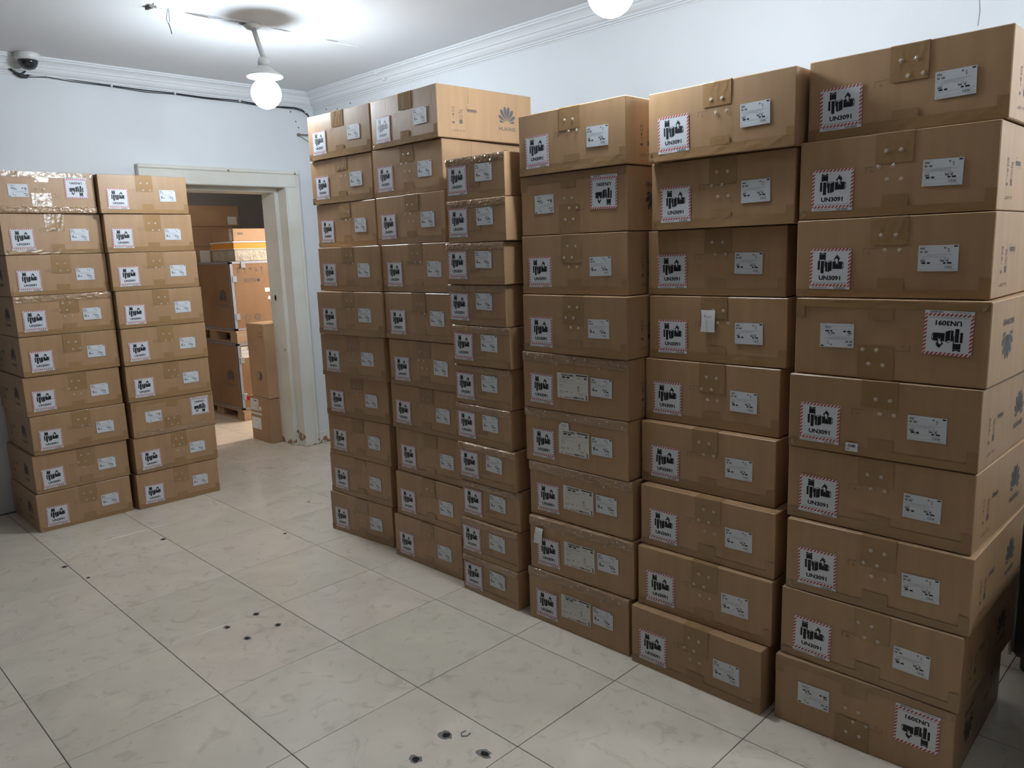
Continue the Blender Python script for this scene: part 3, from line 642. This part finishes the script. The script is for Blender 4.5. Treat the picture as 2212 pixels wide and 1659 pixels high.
for key, (W_, H_, rows) in STACKS.items():
    n = len(rows); narrow = key == 'S3'; D_ = .50 if narrow else .578
    Wb = W_ - (.009 if not narrow else .006); Hb = H_ - .0028
    for i, (fx_, fy_, ang) in enumerate(rows):
        rz = R(ang) + (math.pi / 2 if key in 'AB' else 0)
        back = Vector((-math.sin(rz), math.cos(rz), 0))
        p = Vector((fx_, fy_, (n - 1 - i) * H_)) + back * (D_ / 2)
        t = thing('carton', p, rz); rr = random.Random(hash(key) % 1 + i * 13 + sum(map(ord, key)) * 7)
        flip = (key, i) in FLIP; kk = (key, i)
        ordn = 'lowest' if i == n - 1 else ORD[i]
        what = 'narrow shiny-taped brown carton' if narrow else ('upside-down brown carton' if flip else ('brown carton with large waybill' if kk in WAYB else 'brown carton with hazard sticker'))
        if kk == ('S4', 7): what = 'brown carton with loose white paper flap'
        if kk == ('S5', 3): what = 'brown carton with small white note'
        if kk == ('S6', 4): what = 'brown carton with tiny barcode sticker'
        if kk == ('S4', 5): what = 'waybill carton with cut white sticker'
        tag(t, f'{what}, {ordn} {WHERE[key]}', 'carton', 'narrow hazard-labelled cartons' if narrow else 'hazard-labelled cartons stacked in tall columns')
        def put(name, me, x=None, z=None, dy=0.0, rot=0.0):
            """front-face part: x from the middle, z from the bottom; None = already in the carton frame"""
            if x is None: loc, ry = (0, 0, 0), 0.0
            else: loc, ry = (x, -D_ / 2 - .0022 - dy, z), rot
            if flip: loc = (-loc[0], loc[1], Hb - loc[2]); ry += math.pi
            o = obj(name, me, t, loc); o.rotation_euler = (0, ry, 0); return o
        var = rr.randrange(4)
        obj('body', once(('body', W_, H_, var), lambda: carton_body(Wb, D_, Hb, var)), t)
        u0 = -W_ / 2
        j1, j2 = rr.uniform(-.004, .004), rr.uniform(-.004, .004)
        if narrow:
            put('edge_tape', once(('et3', var), lambda: edge_tape(Wb, D_, Hb, var, .03)))
            v3 = rr.randrange(3)
            mb3 = lambda: (lambda q: (strip(q, [(-D_ / 2 - e_, Hb - .03), (-D_ / 2 - e_, .05)], -.03, .03, TAPE, 4, crumple=.0006, seed=v3), strip(q, [(-D_ / 2 - e_ - .0003, .03), (-D_ / 2 - e_ - .0003, .001)], -Wb / 2 + .002, Wb / 2 - .002, TAPE, 10, crumple=.0006, seed=v3), q.mesh('seal_tape'))[2])(MB())
            put('seal_tape', once(('st3', v3), mb3))
            put('hazard_label', once('haz', hazard_label), u0 + .075 + j1, .081 + j2 * .5, .0006, R(rr.uniform(-1.2, 1.2)))
            put('address_label', once('addr', address_label), u0 + .236 + j2, .103 + j1 * .5, .0006, R(rr.uniform(-1.2, 1.2)))
            st = put('carton_stamp', once('mini', lambda: (lambda q: (lines(q, -.016, .016, .006, .002, INK2, 0, 2), lines(q, -.016, .016, 0, .002, INK2, 0, 3), lines(q, -.016, .016, -.006, .002, INK2, 0, 4), q.mesh('carton_stamp'))[3])(MB())), u0 + .165, .05, .0009)
            continue
        wb = kk in WAYB
        put('hazard_label', once('haz', hazard_label), u0 + .104 + j1, .084 + j2 * .7, .0002, R(rr.uniform(-1.3, 1.3)))
        put('address_label', once('addr', address_label), u0 + (.406 if wb else .400) + j2, (.114 if wb else .107) + j1 * .7, .0002, R(rr.uniform(-1.3, 1.3)))
        if wb:
            put('waybill', once('wb', waybill), u0 + .266 + j2 * .4, .106 + j1 * .4, .0001, R(rr.uniform(-.6, .6)))
            
            for (bx, bz) in blister_spots(3 + var): put('tape_blister', once(('bl', 3), lambda: blister(3)), bx, bz, .002, rr.uniform(0, 6))
        else:
            cx = .012 + rr.uniform(-.012, .012); drop = .095 + rr.uniform(-.02, .015); tv = rr.randrange(5)
            if key in ('S1', 'S2'): drop = .075 + rr.uniform(-.015, .015)
            put('seal_tape', once(('st', W_, H_, tv), lambda: seal_tape(Wb, D_, Hb, cx, drop, .100, tv)))
            if not (key in ('S1', 'S2') and i == 0):
                bo = rr.uniform(-.006, .008)
                for (bx, bz) in blister_spots(tv % 3): q_ = rr.randrange(3); put('tape_blister', once(('bl', q_), lambda: blister(q_)), cx + .012 + bx, bo + bz, .0012, rr.uniform(0, 6))
            put('carton_stamp', once('stamp', stamp), u0 + .217 + j1, .131 + j2, 0)
            bv = rr.randrange(3)
            put('base_tape', once(('bt', W_, H_, bv), lambda: base_tape(Wb, D_, Hb, bv)))
        if kk in EDGE: put('edge_tape', once(('et', W_, H_, var), lambda: edge_tape(Wb, D_, Hb, var, .036)))
        if key in ('A', 'S2', 'S4', 'S6'):
            lf = (key == 'A') != flip
            for wh in ('symbol_print', 'barcode_print', 'emblem_print'): put(wh, once((wh, W_, H_, lf), lambda: side_print(Wb, D_, Hb, lf, wh)))
        if kk in (('S2', 0), ('S2', 1)):
            mb = MB(); mb.add([(Wb / 2 + .0008, -D_ / 2 + .178, .156), (Wb / 2 + .0008, -D_ / 2 + .180, .156), (Wb / 2 + .0008, -D_ / 2 + .1795, Hb - .004), (Wb / 2 + .0008, -D_ / 2 + .1785, Hb - .004)], [(0, 1, 2, 3)], INK); mb.build('panel_crease', t)
        if kk == ('S5', 3):
            mb = note(.055, .075, .004, 1); y_ = -.0098
            for q, (x, z, w2, h2) in enumerate([(-.009, .017, .006, .009), (.002, .014, .008, .005), (.012, .015, .008, .003), (-.002, -.003, .0016, .012), (-.004, -.018, .0016, .009), (-.001, -.031, .005, .002)]): mb.rect(x - w2 / 2, x + w2 / 2, z - h2 / 2, z + h2 / 2, PALE, y_ + .004)
            put('note', mb.mesh('note'), u0 + .247, .143, .0014)
        if kk == ('S4', 7):
            mb = note(.046, .066, .012, 2, .006); mb.rect(-.012, -.008, .010, .0125, PALE, -.0105); mb.rect(-.004, .001, .010, .0125, PALE, -.0105)
            put('note', mb.mesh('note'), u0 + .058, .150, .0016)
        if kk == ('S4', 5):
            mb = MB(); mb.poly([(-.026, -.017), (.026, -.017), (.024, .017), (-.010, .017), (-.026, .004)], NOTE, -.0004); bars(mb, -.012, .012, .0, .012, PALE, -.0008, 12, 4); lines(mb, -.017, .02, -.010, .003, PALE, -.0008, 3)
            put('sticker', mb.mesh('sticker'), u0 + .218, .168, .0012)
        if kk == ('S6', 4):
            mb = MB(); mb.rect(-.018, .018, -.013, .013, NOTE, -.0004); bars(mb, -.010, .012, .0, .008, BLACK, -.0008, 14, 6); lines(mb, -.013, .013, -.006, .0025, GREY, -.0008, 5)
            put('sticker', mb.mesh('sticker'), u0 + .200, .024, .0012)

# ------------------------------------------------------------------ store room beyond the doorway
def box_thing(name, label, cat, x0, x1, y0, y1, z0, z1, M, group=None, bev=.004):
    t = thing(name, ((x0 + x1) / 2, (y0 + y1) / 2, z0)); mb = MB(); a, c_, h_ = (x1 - x0) / 2, (y1 - y0) / 2, z1 - z0
    mb.box(-a, a, -c_, c_, 0, h_, M, bev); mb.build('body', t); tag(t, label, cat, group); return t, a, c_, h_
def on_x(mb, t, a, name, dx=.001):
    """decal built facing -y -> put on the +x face of a thing"""
    o = mb.build(name, t); o.rotation_euler = (0, 0, R(90)); o.location = (a + dx, 0, 0); return o
def on_y(mb, t, c_, name, dy=.001):
    o = mb.build(name, t); o.location = (0, -c_ - dy, 0); return o
def crate(label, z0, z1, bottom):
    x0, x1, y0, y1 = -8.0, -7.0, 3.325, 4.10
    t, a, c_, h_ = box_thing('plywood_crate', label, 'crate', x0, x1, y0, y1, z0, z1, PLY, 'plywood crates on pallets', .002)
    s_ = .026; th = .004
    for (sx, sy) in ((1, -1), (1, 1), (-1, -1), (-1, 1)):
        mb = MB(); X_ = sx * a; Y_ = sy * c_
        mb.box(min(X_ - sx * s_, X_ + sx * th), max(X_ - sx * s_, X_ + sx * th), min(Y_, Y_ + sy * th), max(Y_, Y_ + sy * th), 0, h_, STEEL); mb.box(min(X_, X_ + sx * th), max(X_, X_ + sx * th), min(Y_ - sy * s_, Y_ + sy * th), max(Y_ - sy * s_, Y_ + sy * th), 0, h_, STEEL); mb.build('steel_edge', t)
    for z_ in (0, h_):
        mb = MB(); zz0, zz1 = (0, s_ * .7) if z_ == 0 else (h_ - s_ * .7, h_ + .003)
        mb.box(-a - th, a + th, -c_ - th, -c_, zz0, zz1, STEEL); mb.box(a, a + th, -c_ - th, c_ + th, zz0, zz1, STEEL); mb.box(-a - th, a + th, c_, c_ + th, zz0, zz1, STEEL); mb.build('steel_edge', t)
    for (yy, zz) in ((-c_ + .035, h_ * .75), (-c_ + .035, h_ * .2), (-c_ + .13, h_ - .03)):
        mb = MB(); mb.box(a, a + .010, yy - .022, yy + .022, zz - .03, zz + .03, STEEL, .003); mb.build('clasp', t)
    mb = MB(); emblem(mb, a - .19, h_ * .50, .115, INK, 0); on_y(mb, t, c_, 'emblem_print', .0045); mb = MB()
    for q in range(4):
        for r_ in range(4): lines(mb, a - .47 + .05 * q, a - .435 + .05 * q, h_ * .18 + .028 * r_, .006, INK2, 0, q * 5 + r_, .8)
    mb.rect(a - .48, a - .27, h_ * .40, h_ * .405, INK2, 0); lines(mb, a - .47, a - .28, h_ * .37, .006, INK2, 0, 9); lines(mb, a - .48, a - .36, h_ * .85, .014, INK2, 0, 8, .6)
    on_y(mb, t, c_, 'crate_print', .0045)
    mb = MB(); o = -c_
    if bottom:
        X0 = o + .062
        mb.text('BOTTOM', X0 + .15, h_ * .725, .034, INK, 0, .012, .155)
        for z_ in (h_ * .685, h_ * .765): mb.rect(X0, X0 + .28, z_ - .0015, z_ + .0015, INK2, 0)
        for x_ in (X0, X0 + .28): mb.rect(x_ - .0015, x_ + .0015, h_ * .685, h_ * .765, INK2, 0)
        for q in range(4): lines(mb, X0 + .002 + .08 * q, X0 + .03 + .08 * q, h_ * .80, .006, INK2, 0, q, 1); lines(mb, X0 + .002 + .08 * q, X0 + .03 + .08 * q, h_ * .815, .005, INK, 0, q + 4, .7); lines(mb, X0 + .002 + .08 * q, X0 + .03 + .08 * q, h_ * .828, .005, INK2, 0, q + 8, .8)
        on_x(mb, t, a, 'word_print'); mb = MB()
        zt, zb = h_ * .915, h_ * .85
        for q in (0, 1): mb.rect(X0 + .01 + .018 * q, X0 + .014 + .018 * q, zb, zt, INK, 0); mb.poly([(X0 + .005 + .018 * q, zt - .01), (X0 + .019 + .018 * q, zt - .01), (X0 + .012 + .018 * q, zt + .006)], INK, 0)
        mb.rect(X0 + .005, X0 + .035, zb - .003, zb, INK, 0)
        g0 = X0 + .08; mb.poly([(g0 - .012, zt), (g0 + .012, zt), (g0 + .010, zt - .018), (g0, zt - .026), (g0 - .010, zt - .018)], INK, 0); mb.rect(g0 - .0015, g0 + .0015, zb, zt - .02, INK, 0); mb.rect(g0 - .012, g0 + .012, zb - .003, zb, INK, 0)
        g0 = X0 + .14; mb.poly([(g0 + .018 * math.cos(math.pi * q / 8), zt - .018 + .016 * math.sin(math.pi * q / 8)) for q in range(9)], INK, 0); mb.rect(g0 - .001, g0 + .001, zb, zt - .016, INK, 0)
        g0 = X0 + .20; mb.rect(g0 - .009, g0 + .009, zb, zb + .018, INK, 0); mb.poly([(g0 - .018, zb + .034), (g0 - .016, zb + .037), (g0 + .014, zb + .026), (g0 + .012, zb + .023)], INK, 0)
        g0 = X0 + .255; mb.poly([(g0 - .012, zt), (g0 + .012, zt), (g0 + .004, zt - .024), (g0 + .009, zb), (g0 - .007, zb), (g0 - .002, zt - .024)], INK, 0)
        on_x(mb, t, a, 'symbol_print'); mb = MB()
        for (cx_, cz_, rd) in ((o + .135, .115, .028), (o + .235, .115, .034)):
            for q in range(18):
                a0, a1 = 2 * math.pi * q / 18, 2 * math.pi * (q + 1) / 18
                if rd < .03 and q % 6 == 5: continue
                for r0, r1 in (((.78, 1.0),) if rd < .03 else ((.55, .78), (.9, 1.0))): mb.poly([(cx_ + rd * r0 * math.cos(a0), cz_ + rd * r0 * math.sin(a0)), (cx_ + rd * r1 * math.cos(a0), cz_ + rd * r1 * math.sin(a0)), (cx_ + rd * r1 * math.cos(a1), cz_ + rd * r1 * math.sin(a1)), (cx_ + rd * r0 * math.cos(a1), cz_ + rd * r0 * math.sin(a1))], INK, 0)
        mb.rect(o + .105, o + .165, .070, .074, INK, 0); mb.rect(o + .222, o + .248, .112, .118, INK, 0)
        on_x(mb, t, a, 'recycling_print')
        mb = MB(); mb.rect(o + .335, o + .395, h_ * .54, h_ * .60, NOTE, 0); on_x(mb, t, a, 'sticker'); mb = MB(); mb.poly([(o + .355, h_ * .435), (o + .39, h_ * .42), (o + .402, h_ * .45), (o + .37, h_ * .485)], NOTE, 0); on_x(mb, t, a, 'sticker')
    else:
        mb.rect(o + .035, o + .155, h_ * .78, h_ * .95, PAPER2, 0); lines(mb, o + .04, o + .15, h_ * .9, .004, GREY, -.0004, 3); lines(mb, o + .04, o + .15, h_ * .85, .004, GREY, -.0004, 4); on_x(mb, t, a, 'sticker')
        mb = MB(); mb.rect(o + .11, o + .16, h_ * .62, h_ * .76, PAPER2, 0); lines(mb, o + .115, o + .155, h_ * .72, .012, BLACK, -.0004, 4); on_x(mb, t, a, 'sticker')
    return t
def pallet(label, z0, z1):
    x0, x1, y0, y1 = -8.0, -7.0, 3.325, 4.10
    t = thing('pallet', (-7.5, 3.7125, z0)); h_ = z1 - z0
    mb = MB(); mb.box(-.5, .5, -.3875, .3875, h_ - .022, h_, WOOD, .002); mb.build('deck', t)
    for xx in (-.44, 0, .44) if False else (-.43, -.02, .43):
        for yy in (-.325, 0, .325):
            mb = MB(); mb.box(xx - .07, xx + .07, yy - .055, yy + .055, .016, h_ - .022, WOOD, .003); mb.build('block', t)
    for yy in (-.325, 0, .325):
        mb = MB(); mb.box(-.5, .5, yy - .055, yy + .055, 0, .016, WOOD, .002); mb.build('runner', t)
    tag(t, label, 'pallet', 'pallets under the crates'); return t
pallet('wooden pallet on the store room floor', 0, .110); crate('lower plywood crate standing on the floor pallet', .112, .752, False)
pallet('wooden pallet between the two plywood crates', .755, .877); crate('upper plywood crate marked BOTTOM in the store room', .879, 1.523, True)
t, a, c_, h_ = box_thing('wrapped_box', 'grey plastic-wrapped flat box on the upper crate', 'box', -7.55, -7.07, 3.42, 3.98, 1.527, 1.637, FOIL)
t, a, c_, h_ = box_thing('flat_box', 'orange flat box with white lid on the wrapped box', 'box', -7.56, -7.07, 3.415, 3.97, 1.638, 1.70, ORANGE)
mb = MB(); mb.box(-a - .004, a + .004, -c_ - .004, c_ + .004, h_, h_ + .014, NOTE, .002); mb.build('lid', t); mb = MB(); mb.box(-a - .004, a + .004, -c_ - .004, c_ + .004, 0, .006, NOTE, .001); mb.build('tray', t)
t, a, c_, h_ = box_thing('flat_carton', 'long brown carton on top of the orange box', 'carton', -7.55, -7.09, 3.43, 4.0, 1.716, 1.832, CARD2)
mb = MB(); mb.rect(a - .075, a - .02, .005, h_ - .005, NOTE, 0); lines(mb, a - .07, a - .025, h_ * .78, .008, GREY, -.0004, 3); on_y(mb, t, c_, 'sticker'); mb = MB(); lines(mb, -c_ + .045, -c_ + .125, h_ * .6, .022, INK2, 0, 5, 1); on_x(mb, t, a, 'carton_print')
t, a, c_, h_ = box_thing('tall_carton', 'lower scuffed carton just inside the door frame', 'carton', -6.272, -5.935, 3.047, 3.40, 0.001, .383, CARD2)
mb = MB(); mb.rect(-a + .012, -a + .155, .262, .362, PAPER2, 0); lines(mb, -a + .03, -a + .14, .345, .01, BLACK, -.0005, 2); lines(mb, -a + .03, -a + .12, .30, .004, GREY, -.0005, 3); bars(mb, -a + .125, -a + .145, .275, .315, GREY, -.0005, 5, 2); on_y(mb, t, c_, 'sticker')
mb = MB(); mb.rect(-a + .015, -a + .175, .098, .200, NOTE, 0); lines(mb, -a + .03, -a + .13, .170, .004, PALE, -.0005, 3); lines(mb, -a + .12, -a + .15, .112, .006, GREY, -.0005, 4); on_y(mb, t, c_, 'sticker')
mb = MB(); mb.rect(-a + .002, -a + .20, .226, .242, NOTE, 0); on_y(mb, t, c_, 'paper_strip'); mb = MB(); mb.rect(-a + .16, -a + .20, .27, .30, NOTE, 0); on_y(mb, t, c_, 'sticker')
mb = MB(); mb.box(-.03, .022, -.004, .0, -.018, .018, REDTAG, .001); o = mb.build('red_tag', t, loc=(-a - .012, -c_ - .001, .355))
t, a, c_, h_ = box_thing('tall_carton', 'upper tall carton with sideways emblem inside the door frame', 'carton', -6.225, -5.925, 3.052, 3.38, .385, 1.012, CARD2)
mb = MB(); emblem(mb, .03, .185, .062, INK, 0, R(-90)); lines(mb, .06, .13, .49, .012, INK2, 0, 2); lines(mb, .06, .13, .52, .014, INK2, 0, 3); lines(mb, .06, .13, .55, .012, INK2, 0, 4); on_y(mb, t, c_, 'carton_print')
# dark cartons deep in the store room
dk = [(-8.9, -8.3, 3.15, 4.10, 1.905, 2.125), (-8.9, -8.3, 3.0, 4.02, 1.69, 1.903), (-8.75, -8.2, 2.9, 3.80, 1.44, 1.688), (-8.75, -8.2, 2.9, 3.8, 0.96, 1.438), (-8.75, -8.2, 2.9, 3.8, .48, .958), (-8.75, -8.2, 2.9, 3.8, 0.001, .478)]
for k, d_ in enumerate(dk):
    t, a, c_, h_ = box_thing('storage_carton', f'dim brown carton, {["topmost","second from top","third from top","fourth from top","fifth from top","lowest"][k]} in the pile behind the crates', 'carton', *d_, CARD2, 'dim cartons deep in the store room')
    if k == 0: mb = MB(); mb.rect(c_ - .13, c_ - .025, .02, .105, PAPER2, 0); on_x(mb, t, a, 'sticker')
    if k == 2: mb = MB(); mb.rect(c_ - .22, c_ - .11, .03, .21, PAPER2, 0); on_x(mb, t, a, 'sticker')

# ------------------------------------------------------------------ dome camera, cable, hook
t = thing('dome_camera', (-5.50, 1.472, ZC))
g = MB(); g.lathe([(.066, 0), (.070, -.006), (.069, -.028), (.062, -.040), (.056, -.042)], PLASTIC, 32); g.build('housing', t, True)
g = MB(); g.lathe([(.0545, -.0405), (.053, -.055), (.045, -.074), (.030, -.089), (.012, -.0955), (.002, -.096)], DARKGLASS, 32); g.build('dome', t, True)
tag(t, 'white dome security camera with dark dome under the ceiling', 'camera')
t = thing('cable', (XD, 1.54, 2.71)); ox, oy, oz = XD, 1.54, 2.71
main = [(1.50, 2.712), (1.60, 2.724), (1.74, 2.713), (1.98, 2.708), (2.2, 2.703), (2.396, 2.706), (2.6, 2.70), (2.874, 2.706), (3.05, 2.692), (3.2, 2.695), (3.33, 2.702), (3.40, 2.69), (3.445, 2.66), (3.47, 2.60), (3.47, 2.50)]
def wl_(d, pts, r, par, name):
    mb = MB(); P = []
    for q in range(len(pts) - 1):
        (a0, b0), (a1, b1) = pts[q], pts[q + 1]
        for s_ in range(4): f = s_ / 4; P.append((d, a0 + (a1 - a0) * f - oy, b0 + (b1 - b0) * f - oz))
    P.append((d, pts[-1][0] - oy, pts[-1][1] - oz)); mb.tube(P, r, WIRE, 8); mb.build(name, par, True)
wl_(.012, main, .0045, t, 'cord'); wl_(.020, [(y, z - .004 - .009 * abs(math.sin(5 * y))) for y, z in main], .003, t, 'cord')
for y, z in ((1.60, 2.724), (1.98, 2.708), (2.396, 2.705), (2.874, 2.706), (3.42, 2.677)):
    mb = MB(); mb.box(0, .030, -.006, .006, -.012, .010, PLASTIC, .003); mb.build('cable_clip', t, loc=(0, y - oy, z - oz))
mb = MB(); L1 = [(.04, 1.50 - oy + .05 * math.cos(a_) * (1 + .2 * math.sin(2 * a_)) - .07, 2.745 - oz + .034 * math.sin(a_) - .35 * .05 * math.cos(a_)) for a_ in [2 * math.pi * q / 20 for q in range(21)]]
mb.tube(L1, .0045, WIRE, 8); mb.tube([(.05, 1.40 - oy, 2.77 - oz), (.045, 1.385 - oy, 2.758 - oz), (.04, 1.41 - oy, 2.725 - oz), (.03, 1.45 - oy, 2.70 - oz), (.02, 1.50 - oy, 2.708 - oz)], .006, WIRE, 8)
mb.tube([(.04, 1.415 - oy, 2.785 - oz), (.035, 1.42 - oy, 2.74 - oz), (.03, 1.425 - oy, 2.705 - oz)], .004, WIRE, 8); mb.tube([(.03, 1.42 - oy, 2.715 - oz), (.03, 1.46 - oy, 2.700 - oz), (.03, 1.49 - oy, 2.695 - oz)], [.008, .014, .008], WIRE, 8)
mb.build('cable_coil', t, True)
tag(t, 'black cable clipped under the cornice from camera to corner', 'cable')
t = thing('wall_hook', (XD, 3.352, 2.50)); mb = MB(); mb.lathe([(.013, 0), (.013, .012), (.008, .018)], CHIP, 12); o = mb.build('plug', t, True); o.rotation_euler = (0, R(90), 0)
mb = MB(); mb.tube([(.012, 0, 0), (.05, .05, -.004), (.09, .12, -.01)], .006, CHIP, 8); mb.build('prong', t, True); mb = MB(); mb.tube([(.012, .004, -.008), (.03, .04, -.035), (.05, .09, -.07)], .003, CHIP, 8); mb.build('wire', t, True)
tag(t, 'grey wall hook with wire beside the corner carton stack', 'hook')

# ------------------------------------------------------------------ dark things right of the last stack
t = thing('equipment_case', (-.33, 3.22, 0)); mb = MB(); mb.box(-.235, .235, -.20, .20, .06, .56, BLACKM, .02); mb.build('body', t)
mb = MB(); mb.box(-.24, -.228, -.206, -.190, .07, .55, CHROME, .003); mb.build('corner_strip', t)
for sx in (-1, 1):
    for sy in (-1, 1): mb = MB(); mb.lathe([(.026, 0), (.03, .01), (.03, .05), (.02, .062)], BLACKM, 16); mb.build('foot', t, True, (sx * .18, sy * .14, 0))
tag(t, 'black equipment case on the floor behind the rightmost stack', 'case')
t = thing('shadow_cabinet', (-.17, 2.69, 0)); mb = MB(); mb.box(-.20, .18, -.34, .29, .05, .74, BLACKM, .008); mb.build('body', t)  # unseen cabinet, added and sized to cast the shadow on the last stack
for s in (-1, 1):
    mb = MB(); mb.box(-.14, .14, -.35, -.34, .08, .72, BLACKM, .004) if s < 0 else mb.box(-.20, .18, -.34, .29, .74, .752, BLACKM, .004)
    d_ = mb.build('door' if s < 0 else 'worktop', t)
    if s < 0: mb = MB(); mb.box(.10, .115, -.37, -.35, .38, .50, CHROME, .003); mb.build('handle', d_)
mb = MB(); mb.box(-.18, .16, -.32, .27, 0, .05, BLACKM); mb.build('plinth', t)
tag(t, 'unseen low black cabinet added to shade the rightmost stack', 'cabinet')
